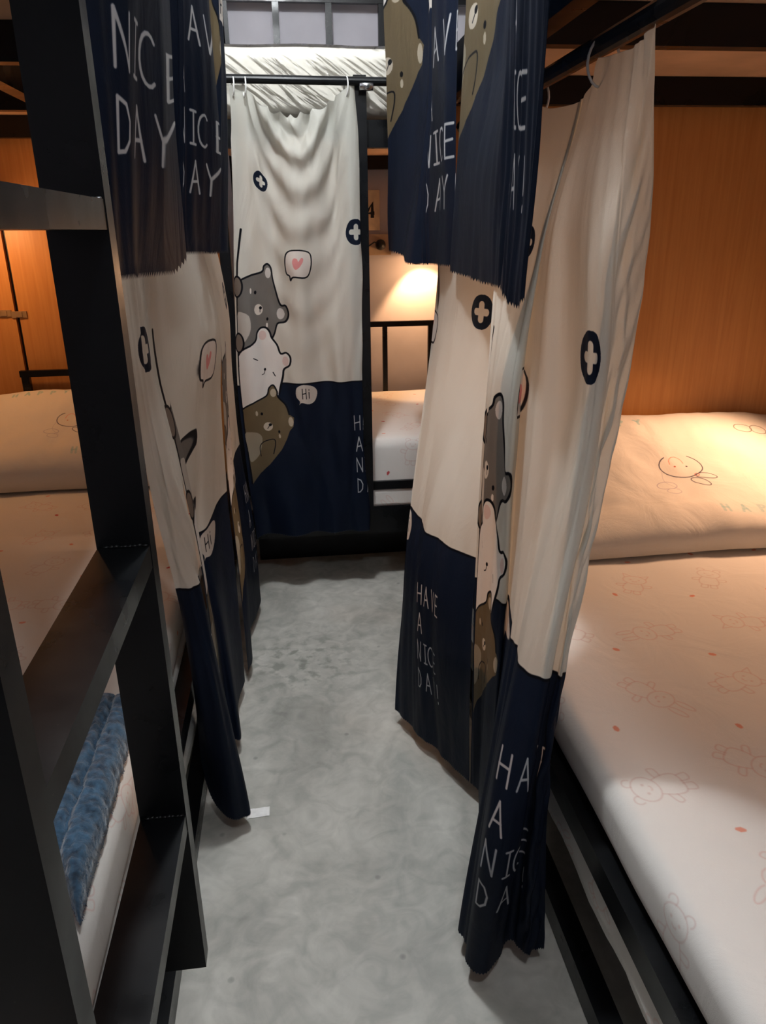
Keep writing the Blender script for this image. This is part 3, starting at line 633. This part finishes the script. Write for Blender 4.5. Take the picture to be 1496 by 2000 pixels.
# ------------------------------------------------------------------ mattresses with fitted sheets
def soft_box(name, x0, x1, y0, y1, z0, z1, r, mat, parent, seed=0, amp=.004, res=.03, uvo=(0, 0), dims=(1.2, 2.6), swap=False, front=None):
    bm = bmesh.new(); c = Vector(((x0 + x1) / 2, (y0 + y1) / 2, (z0 + z1) / 2)); h = Vector(((x1 - x0) / 2, (y1 - y0) / 2, (z1 - z0) / 2))
    def gp(n_, hh, rr):      # parameter line with extra samples in the rounding
        return sorted(set([-hh + rr * k / 4 for k in range(5)] + [hh - rr * k / 4 for k in range(5)] + list(np.linspace(-hh + rr, hh - rr, n_))))
    ax = [gp(max(3, int(2 * h[i] / res)), h[i], r) for i in range(3)]; cache = {}
    def vert(p):
        k = tuple(round(v, 5) for v in p)
        if k not in cache:
            p = Vector(p); inn = Vector([max(-h[i] + r, min(h[i] - r, p[i])) for i in range(3)]); d = p - inn
            if d.length > 1e-9: d = d.normalized() * r
            q = c + inn + d
            nn = noise.noise(Vector((q.x * 5, q.y * 3, q.z * 4 + seed))) + .4 * noise.noise(Vector((q.x * 14, q.y * 9 + seed, q.z * 3)))
            q += (d.normalized() if d.length > 1e-9 else Vector((0, 0, 1))) * nn * amp
            cache[k] = bm.verts.new((q.x, q.y, q.z + CAMZ))
        return cache[k]
    for a in range(3):
        b_, c_ = (a + 1) % 3, (a + 2) % 3
        for s in (-1, 1):
            for i in range(len(ax[b_]) - 1):
                for j in range(len(ax[c_]) - 1):
                    q = []
                    for (di, dj) in ((0, 0), (1, 0), (1, 1), (0, 1)):
                        p = [0, 0, 0]; p[a] = s * h[a]; p[b_] = ax[b_][i + di]; p[c_] = ax[c_][j + dj]; q.append(vert(p))
                    if s < 0: q = q[::-1]
                    try: bm.faces.new(q)
                    except ValueError: pass
    o = finish(name, bm, mat, parent, smooth=True)
    def uv(co):
        zz = (z1 + CAMZ - co.z)
        if swap: a_, b_ = co.y - y0, co.x - x0; a_ -= zz if co.y < (y0 + y1) / 2 else 0
        else: a_, b_ = co.x - x0, co.y - y0; a_ -= zz if co.x < (x0 + x1) / 2 else -zz
        return ((a_ + .12 + uvo[0]) / dims[0], (b_ + uvo[1]) / dims[1])
    set_uv(o.data, uv); return o
def hem(name, x, y0, y1, z0, z1, mat, parent, seed, along='y', amp=.006):
    bm = bmesh.new(); n_ = 90; R_ = []
    for i in range(n_):
        t = y0 + (y1 - y0) * i / (n_ - 1); row = []
        for j, z in enumerate(np.linspace(z0, z1, 6)):
            d = amp * (noise.noise(Vector((t * 7, seed, j * .3))) + .3 * noise.noise(Vector((t * 30, seed, j * .2))))
            zz = z + (.008 * noise.noise(Vector((t * 4, seed + 3, 0))) if j == 5 else 0) + CAMZ
            row.append(bm.verts.new((x + d, t, zz) if along == 'y' else (t, x + d, zz)))
        R_.append(row)
    for i in range(n_ - 1):
        for j in range(5): bm.faces.new((R_[i][j], R_[i + 1][j], R_[i + 1][j + 1], R_[i][j + 1]))
    o = finish(name, bm, mat, parent, smooth=True)
    set_uv(o.data, lambda co: (((co.z - CAMZ) + 1.4) / 1.2, ((co.y if along == 'y' else co.x)) / 2.6 % 1.0 if False else ((co.y if along == 'y' else co.x + .5)) / 2.6))
    mo = o.modifiers.new('thickness', 'SOLIDIFY'); mo.thickness = .0025
    return o
mr = empty('mattress', (.97, 1.2, .31), 'right bunk mattress in a white sheet with faint pink animal doodles', 'mattress')
soft_box('fitted_sheet', .462, 1.62, .07, 2.28, -.945, -.84, .035, SHEET, mr, 1, .005, uvo=(0, .0))
soft_box('mattress_core', .487, 1.59, .07, 2.255, -1.0, -.95, .02, SHEET, mr, 2, .0, res=.3)
hem('sheet_skirt', .457, .1, 2.2, -1.005, -1.075, SHEET, mr, 3); hem('sheet_skirt', .475, .1, 2.2, -1.035, -1.12, SHEET, mr, 8)
ml = empty('mattress', (-.78, 1.6, .31), 'left bunk mattress in a white sheet with a blue towel on it', 'mattress')
soft_box('fitted_sheet', -1.275, -.30, .10, 3.05, -.95, -.84, .03, SHEET, ml, 5, .004, uvo=(-.03, -.3))
soft_box('mattress_core', -1.24, -.30, .10, 3.04, -1.0, -.955, .02, SHEET, ml, 2, .0, res=.3)
hem('sheet_skirt', -.276, .3, 2.5, -1.005, -1.09, SHEET, ml, 4)
mf = empty('mattress', (.6, 3.1, .4), 'far bunk lower mattress in a pale sheet behind black rail', 'mattress')
soft_box('fitted_sheet', -.19, 1.46, 2.672, 3.575, -.965, -.725, .04, SHEET, mf, 7, .004, swap=True)
hem('sheet_skirt', 2.665, -.1, 1.3, -.92, -.985, SHEET, mf, 6, along='x', amp=.003)
# upper far mattress wrapped in clear plastic
mu = empty('mattress', (.6, 3.1, 1.6), 'far upper mattress wrapped in wrinkled clear plastic under the grid', 'mattress')
def wrapped_print():
    P = Print(1.2, 2.6, 300, (222, 218, 208))
    P.fill([(.0, .34), (.2, .34), (.2, .42), (.0, .42)], (222, 178, 110)); P.ell(.16, .60, .01, .012, None, (200, 90, 90), .006); P.ell(.16, .60, .004, .004, (200, 90, 90))
    for k in range(14): P.ell(random.uniform(0, 1.2), random.uniform(0, 2.5), .01, .01, None, (210, 150, 140), .004)
    return P.image('wrapped_mattress_print')
WRAPPED = cloth_mat('wrapped_ticking', wrapped_print(), 0, .7, .1)
soft_box('ticking', -.20, 1.46, 2.685, 3.57, .33, .535, .04, WRAPPED, mu, 9, .003, swap=True)
def plastic():
    m, nt, n, l, p = new_mat('clear_plastic_wrap')
    tc = n.new('ShaderNodeTexCoord'); mp = n.new('ShaderNodeMapping'); mp.inputs['Rotation'].default_value = (0, math.radians(-35), 0); ms = n.new('ShaderNodeMapping'); ms.inputs['Scale'].default_value = (1.5, 1, 13)
    l.new(tc.outputs['Object'], mp.inputs[0]); l.new(mp.outputs[0], ms.inputs[0]); nz = n.new('ShaderNodeTexNoise'); nz.inputs['Scale'].default_value = 2.2; nz.inputs['Detail'].default_value = 3; nz.inputs['Distortion'].default_value = .5
    l.new(ms.outputs[0], nz.inputs['Vector']); bp = n.new('ShaderNodeBump'); bp.inputs['Strength'].default_value = .8; bp.inputs['Distance'].default_value = .03
    l.new(nz.outputs['Fac'], bp.inputs['Height'])
    gl = n.new('ShaderNodeBsdfGlossy'); gl.inputs['Roughness'].default_value = .12; gl.inputs['Color'].default_value = (.8, .8, .8, 1); l.new(bp.outputs[0], gl.inputs['Normal'])
    tr = n.new('ShaderNodeBsdfTransparent'); mx = n.new('ShaderNodeMixShader'); fr_ = n.new('ShaderNodeFresnel'); fr_.inputs[0].default_value = 1.4; l.new(bp.outputs[0], fr_.inputs['Normal'])
    l.new(fr_.outputs[0], mx.inputs[0]); l.new(tr.outputs[0], mx.inputs[1]); l.new(gl.outputs[0], mx.inputs[2]); l.new(mx.outputs[0], n['Material Output'].inputs[0]); return m
soft_box('plastic_wrap', -.206, 1.466, 2.678, 3.577, .326, .543, .044, plastic(), mu, 9, .004, swap=True)

# ------------------------------------------------------------------ pillows
def pillow(x0, x1, y0, y1, zb, h, lift, label, seed, flip=False):
    bm = bmesh.new(); uvl = bm.loops.layers.uv.new('UVMap'); nx, ny = 56, 40; top = []; bot = []
    for i in range(nx + 1):
        rt, rb = [], []
        for j in range(ny + 1):
            a, b = i / nx * 2 - 1, j / ny * 2 - 1
            e = (max(0, 1 - abs(a) ** 3.2) * max(0, 1 - abs(b) ** 3.0)) ** .45
            x = (x0 + x1) / 2 + a * (x1 - x0) / 2 * (1 - .04 * (1 - abs(b))); y = (y0 + y1) / 2 + b * (y1 - y0) / 2 * (1 - .05 * (1 - abs(a)))
            base = lift * max(0.0, (b + .55) / 1.55) ** 1.4
            wr = .006 * noise.noise(Vector((x * 9, y * 9, seed))) + .004 * noise.noise(Vector((x * 22, y * 16, seed + 2)))
            rt.append(bm.verts.new((x, y, zb + CAMZ + base + .022 * (1 - e) * (1 if j else .5) + h * e + wr * (.2 + e))))
            rb.append(bm.verts.new((x, y, zb + CAMZ + base + .022 * (1 - e) * (1 if j else .5) - .0005)) if 0 < i < nx and 0 < j < ny else rt[-1])
        top.append(rt); bot.append(rb)
    for i in range(nx):
        for j in range(ny):
            for g, rev in ((top, 0), (bot, 1)):
                q = [g[i][j], g[i + 1][j], g[i + 1][j + 1], g[i][j + 1]]; ij = [(i, j), (i + 1, j), (i + 1, j + 1), (i, j + 1)]
                if rev: q.reverse(); ij.reverse()
                try: f = bm.faces.new(q)
                except ValueError: continue
                for lp, (a, b) in zip(f.loops, ij): lp[uvl].uv = (a / nx, (b / ny))
    return tag(finish('pillow', bm, PILLOW, None, smooth=True), label, 'pillow')
pillow(.62, 1.60, 1.735, 2.295, -.838, .12, .21, 'puffy pillow with a round bunny doodle at the head of the right bed', 1)
pillow(-1.24, -.40, 2.56, 3.045, -.838, .16, .19, 'pillow with pale HAPPY letters at the head of the left bed', 4)

# ------------------------------------------------------------------ towel
def towel_mat():
    m, nt, n, l, p = new_mat('blue_fleece'); tc = n.new('ShaderNodeTexCoord'); nz = n.new('ShaderNodeTexNoise'); nz.inputs['Scale'].default_value = 70; nz.inputs['Detail'].default_value = 5
    l.new(tc.outputs['Object'], nz.inputs['Vector']); r = ramp(n, [(0.3, lin((30, 52, 72))), (0.7, lin((78, 118, 150)))]); l.new(nz.outputs['Fac'], r.inputs[0]); l.new(r.outputs[0], p.inputs['Base Color'])
    p.inputs['Roughness'].default_value = .95; p.inputs['Sheen Weight'].default_value = .5
    bp = n.new('ShaderNodeBump'); bp.inputs['Strength'].default_value = .8; bp.inputs['Distance'].default_value = .006; l.new(nz.outputs['Fac'], bp.inputs['Height']); l.new(bp.outputs[0], p.inputs['Normal']); return m
TOW = towel_mat()
tw = empty('folded_towel', (-.43, 1.0, .46), 'fluffy blue folded towel lying on the near left sheet behind the ladder', 'towel')
def towel():
    C = [at_z(272, 1345, -.80), at_z(170, 1345, -.80), at_z(62, 1560, -.80), at_z(148, 1770, -.80)]     # far-right, far-left, near-left, near-right
    A, B, D, E_ = [Vector(c) for c in C]
    bm = bmesh.new(); nx, ny = 60, 110; T, Bt = [], []
    for i in range(nx + 1):
        rt, rb = [], []
        for j in range(ny + 1):
            s, t = i / nx, j / ny
            p = (A * (1 - t) + E_ * t) * (1 - s) + (B * (1 - t) + (D + (E_ - D) * 0) * t) * s
            e = (max(0, 1 - abs(2 * s - 1) ** 6) * max(0, 1 - abs(2 * t - 1) ** 12)) ** .5
            groove = -.012 * math.exp(-((s - .42) / .05) ** 2)
            wr = .004 * noise.noise(p * 40) + .003 * noise.noise(p * 110)
            q = p + Vector((.004 * noise.noise(p * 60), .004 * noise.noise(p * 55), 0))
            rt.append(bm.verts.new((q.x, q.y, CAMZ - .836 + (.045 + groove) * e + wr * e + .002)))
            rb.append(bm.verts.new((q.x, q.y, CAMZ - .836)) if 0 < i < nx and 0 < j < ny else rt[-1])
        T.append(rt); Bt.append(rb)
    for i in range(nx):
        for j in range(ny):
            for g, rev in ((T, 1), (Bt, 0)):
                q = [g[i][j], g[i + 1][j], g[i + 1][j + 1], g[i][j + 1]]
                if rev: q.reverse()
                try: bm.faces.new(q)
                except ValueError: pass
    bm.normal_update()
    fb = bmesh.new()
    for f in list(bm.faces):
        if f.normal.z < -.5: continue
        for k in range(2):
            c = f.calc_center_median() + Vector((random.uniform(-.003, .003), random.uniform(-.003, .003), 0))
            d = (f.normal + Vector((random.uniform(-.7, .7), random.uniform(-.7, .7), random.uniform(-.1, .3)))).normalized() * random.uniform(.005, .011)
            sd = Vector((random.uniform(-1, 1), random.uniform(-1, 1), 0)).normalized() * .0006
            v = [fb.verts.new(c - sd), fb.verts.new(c + sd), fb.verts.new(c + d)]; fb.faces.new(v)
    finish('towel_body', bm, TOW, tw, smooth=True)
    finish('pile', fb, TOW, tw)['kind'] = 'stuff'
towel()

# ------------------------------------------------------------------ rods and rings
def rod(a, b, r, label, brackets=()):
    e = empty('curtain_rod', ((a[0] + b[0]) / 2, (a[1] + b[1]) / 2, a[2] + CAMZ), label, 'curtain rod')
    bm = bmesh.new(); tube(bm, [(a[0], a[1], a[2] + CAMZ), (b[0], b[1], b[2] + CAMZ)], r, 14); finish('tube', bm, STEEL, e, smooth=False)
    for q in brackets:
        boxo('bracket', (q[0] - .012, q[0] + .012, q[1] - .01, q[1] + .01, q[2], q[3]), STEEL, e, .002)
    return e
rod((.50, .08, .26), (.50, 2.26, .26), .016, 'black curtain rod under the right upper bed board', [(.50, .3, .27, .386), (.50, 2.2, .27, .386)])
rod((-.246, .10, .26), (-.246, 2.58, .26), .014, 'black curtain rod under the left upper bed board', [(-.256, .3, .27, .33), (-.256, 2.5, .27, .33)])
rod((-.19, 2.60, .428), (.58, 2.60, .42), .0125, 'black rod across the far bunk, holding the bear curtain', [])
rod((.42, .0, 1.40), (.42, 2.64, 1.40), .013, 'right upper curtain rod above the frame', [(.42, .1, 1.41, 1.5), (.42, 2.6, 1.41, 1.5)])
rod((-.22, .0, 1.40), (-.22, 2.60, 1.40), .013, 'left upper curtain rod above the frame', [(-.22, .1, 1.41, 1.5), (-.22, 2.5, 1.41, 1.5)])
bm = bmesh.new(); p0 = at_y(702, 168, 2.60); p1 = at_y(728, 168, 2.60)
tube(bm, [(p0[0], 2.60, p0[2] + CAMZ), ((p0[0] + p1[0]) / 2, 2.6, p0[2] + CAMZ), (p1[0], 2.6, p1[2] + CAMZ)], [.0132, .0134, .0138], 12)
tag(finish('rod_clamp', bm, simple('chrome', (200, 205, 210), .2, .95), None, smooth=True), 'shiny metal sleeve on the far curtain rod right of the post', 'clamp')
def ring_mesh(R_, r_):
    bm = bmesh.new(); n1, n2 = 22, 7; V = []
    for i in range(n1):
        a = 2 * math.pi * i / n1
        V.append([bm.verts.new(((R_ + r_ * math.cos(2 * math.pi * k / n2)) * 0 + r_ * math.sin(2 * math.pi * k / n2), (R_ + r_ * math.cos(2 * math.pi * k / n2)) * math.cos(a), (R_ * 1.45 + r_ * math.cos(2 * math.pi * k / n2)) * math.sin(a))) for k in range(n2)])
    for i in range(n1):
        for k in range(n2): bm.faces.new((V[i][k], V[(i + 1) % n1][k], V[(i + 1) % n1][(k + 1) % n2], V[i][(k + 1) % n2]))
    return bm
def ring(x, y, z, rotz, label, R_=.016):
    o = finish('curtain_ring', ring_mesh(R_, .0022), WHITEPL, None, smooth=True); o.location = (x, y, z + CAMZ); o.rotation_euler = (0, .05, rotz)
    return tag(o, label, 'curtain ring', 'white plastic curtain rings')
for px, lb in ((455, 'leftmost of the three white rings on the far rod'), (478, 'middle white ring on the far rod, holding the bear curtain corner'), (676, 'white ring on the far rod next to the post')):
    q = at_y(px, 178, 2.60); ring(q[0], 2.60, .408, 0.25, lb, .019)
ring(.50, 1.27, .235, 1.4, 'white ring on the right rod, right at the pinched fold of the near curtain', .024)
ring(.50, 1.60, .235, 1.4, 'white ring on the right rod behind the near upper curtain', .024)

# ------------------------------------------------------------------ far wall fittings
q = at_y(719, 411, YB)
sg = empty('number_plate', (q[0], YB, q[2] + CAMZ), 'beige number plate reading 04 on the far wall', 'sign')
hw = .075
boxo('plate', (q[0] - hw, q[0] + .052, YB - .006, YB, q[2] - .085, q[2] + .085), simple('beige_plate', (232, 212, 180), .5), sg, .001)
bm = bmesh.new()
for ch, ox in (('0', -.058), ('4', -.008)):
    for st in GLYPH[ch]:
        pts = [(q[0] + ox + a * .062, YB - .007, q[2] + CAMZ + .032 - b * .064) for a, b in st]
        tube(bm, pts, .008, 8)
for v in bm.verts: v.co.y = YB - .0062 + (v.co.y - (YB - .007)) * .15
finish('digits', bm, BLACKPL, sg)
q = at_y(733, 478, YB)
so = empty('wall_socket', (q[0], YB, q[2] + CAMZ), 'beige wall socket box with a black plug under the number plate', 'socket')
boxo('box', (q[0] - .06, q[0] + .07, YB - .02, YB, q[2] - .045, q[2] + .045), BOXM, so, .004)
bm = bmesh.new(); bmesh.ops.create_uvsphere(bm, u_segments=14, v_segments=10, radius=.024, matrix=Matrix.Translation((q[0] + .02, YB - .035, q[2] + CAMZ)))
tube(bm, [(q[0] + .02, YB - .035, q[2] + CAMZ), (q[0] - .01, YB - .05, q[2] + CAMZ + .012), (q[0] - .05, YB - .035, q[2] + CAMZ - .015), (q[0] - .075, YB - .02, q[2] + CAMZ - .09), (q[0] - .07, YB - .015, q[2] + CAMZ - .2)], .0035, 7)
finish('plug_and_cable', bm, BLACKPL, so, smooth=True)
def lamp(loc, tgt, label, power):
    loc = Vector(loc); d = (Vector(tgt) - loc).normalized()
    e = empty('reading_lamp', loc, label, 'lamp')
    rq = d.to_track_quat('-Z', 'Y').to_matrix().to_4x4()
    bm = bmesh.new()
    prof = [(.018, .05), (.024, .045), (.03, .0), (.036, -.03), (.033, -.03), (.026, 0), (.02, .03)]
    n_ = 20; R_ = []
    for r, z in prof: R_.append([bm.verts.new(Matrix.Translation(loc) @ rq @ Vector((r * math.cos(6.28318 * k / n_), r * math.sin(6.28318 * k / n_), z))) for k in range(n_)])
    for i in range(len(R_) - 1):
        for k in range(n_): bm.faces.new((R_[i][k], R_[i][(k + 1) % n_], R_[i + 1][(k + 1) % n_], R_[i + 1][k]))
    bm.faces.new(R_[0]); finish('lamp_shade', bm, BLACKPL, e, smooth=True)
    m, nt, n, l, p = new_mat('lamp_bulb'); p.inputs['Emission Color'].default_value = (1, .7, .4, 1); p.inputs['Emission Strength'].default_value = 12
    bm = bmesh.new(); bmesh.ops.create_uvsphere(bm, u_segments=12, v_segments=8, radius=.014, matrix=Matrix.Translation(loc + d * .005)); finish('bulb', bm, m, e, smooth=True)
    return e, d
q = at_y(818, 498, 3.55)
fl, d_ = lamp((q[0], 3.54, q[2] + CAMZ), (q[0] + .05, 3.62, q[2] + CAMZ - .3), 'black reading lamp on the far wall behind the upper curtain hem', 1)
spot('far_reading_glow', (q[0], 3.54 + .006, q[2] + CAMZ - .03), (q[0] + .06, 3.64, q[2] + CAMZ - .3), 9.0, WARM, 100, .25)
point('far_reading_fill', (q[0] + .02, 3.50, q[2] + CAMZ - .045), 2.0, WARM, .014)
boxo('bracket', (q[0] - .008, q[0] + .008, 3.555, YB, q[2] + .03, q[2] + .045), BLACKPL, fl, .002)

ll, _ = lamp((-1.08, 2.86, CAMZ + .07), (-1.08, 2.82, CAMZ - .2), 'black reading lamp over the left pillow', 1)
boxo('bracket', (-1.088, -1.072, 2.875, 3.10, .10, .112), BLACKPL, ll, .002)
rl_, _ = lamp((1.50, 2.05, CAMZ - .16), (1.4, 1.95, CAMZ - .5), 'black reading lamp over the right pillow', 1)
boxo('bracket', (1.492, 1.508, 2.065, 2.305, -.125, -.113), BLACKPL, rl_, .002)
# ------------------------------------------------------------------ paper scrap
q0 = at_z(505, 1589, -1.30)
bm = bmesh.new(); G_ = []
for i in range(9):
    G_.append([bm.verts.new((q0[0] + (i / 8 - .5) * .052, q0[1] + (j / 4 - .5) * .03 + .004 * (i / 8), .0012 + .003 * abs(noise.noise(Vector((i * .5, j * .6, 3))))) ) for j in range(5)])
for i in range(8):
    for j in range(4): bm.faces.new((G_[i][j], G_[i + 1][j], G_[i + 1][j + 1], G_[i][j + 1]))
o = finish('paper_scrap', bm, PAPER, None); mo = o.modifiers.new('t', 'SOLIDIFY'); mo.thickness = .0006
tag(o, 'small white paper scrap on the concrete floor by the left curtain hem', 'paper')
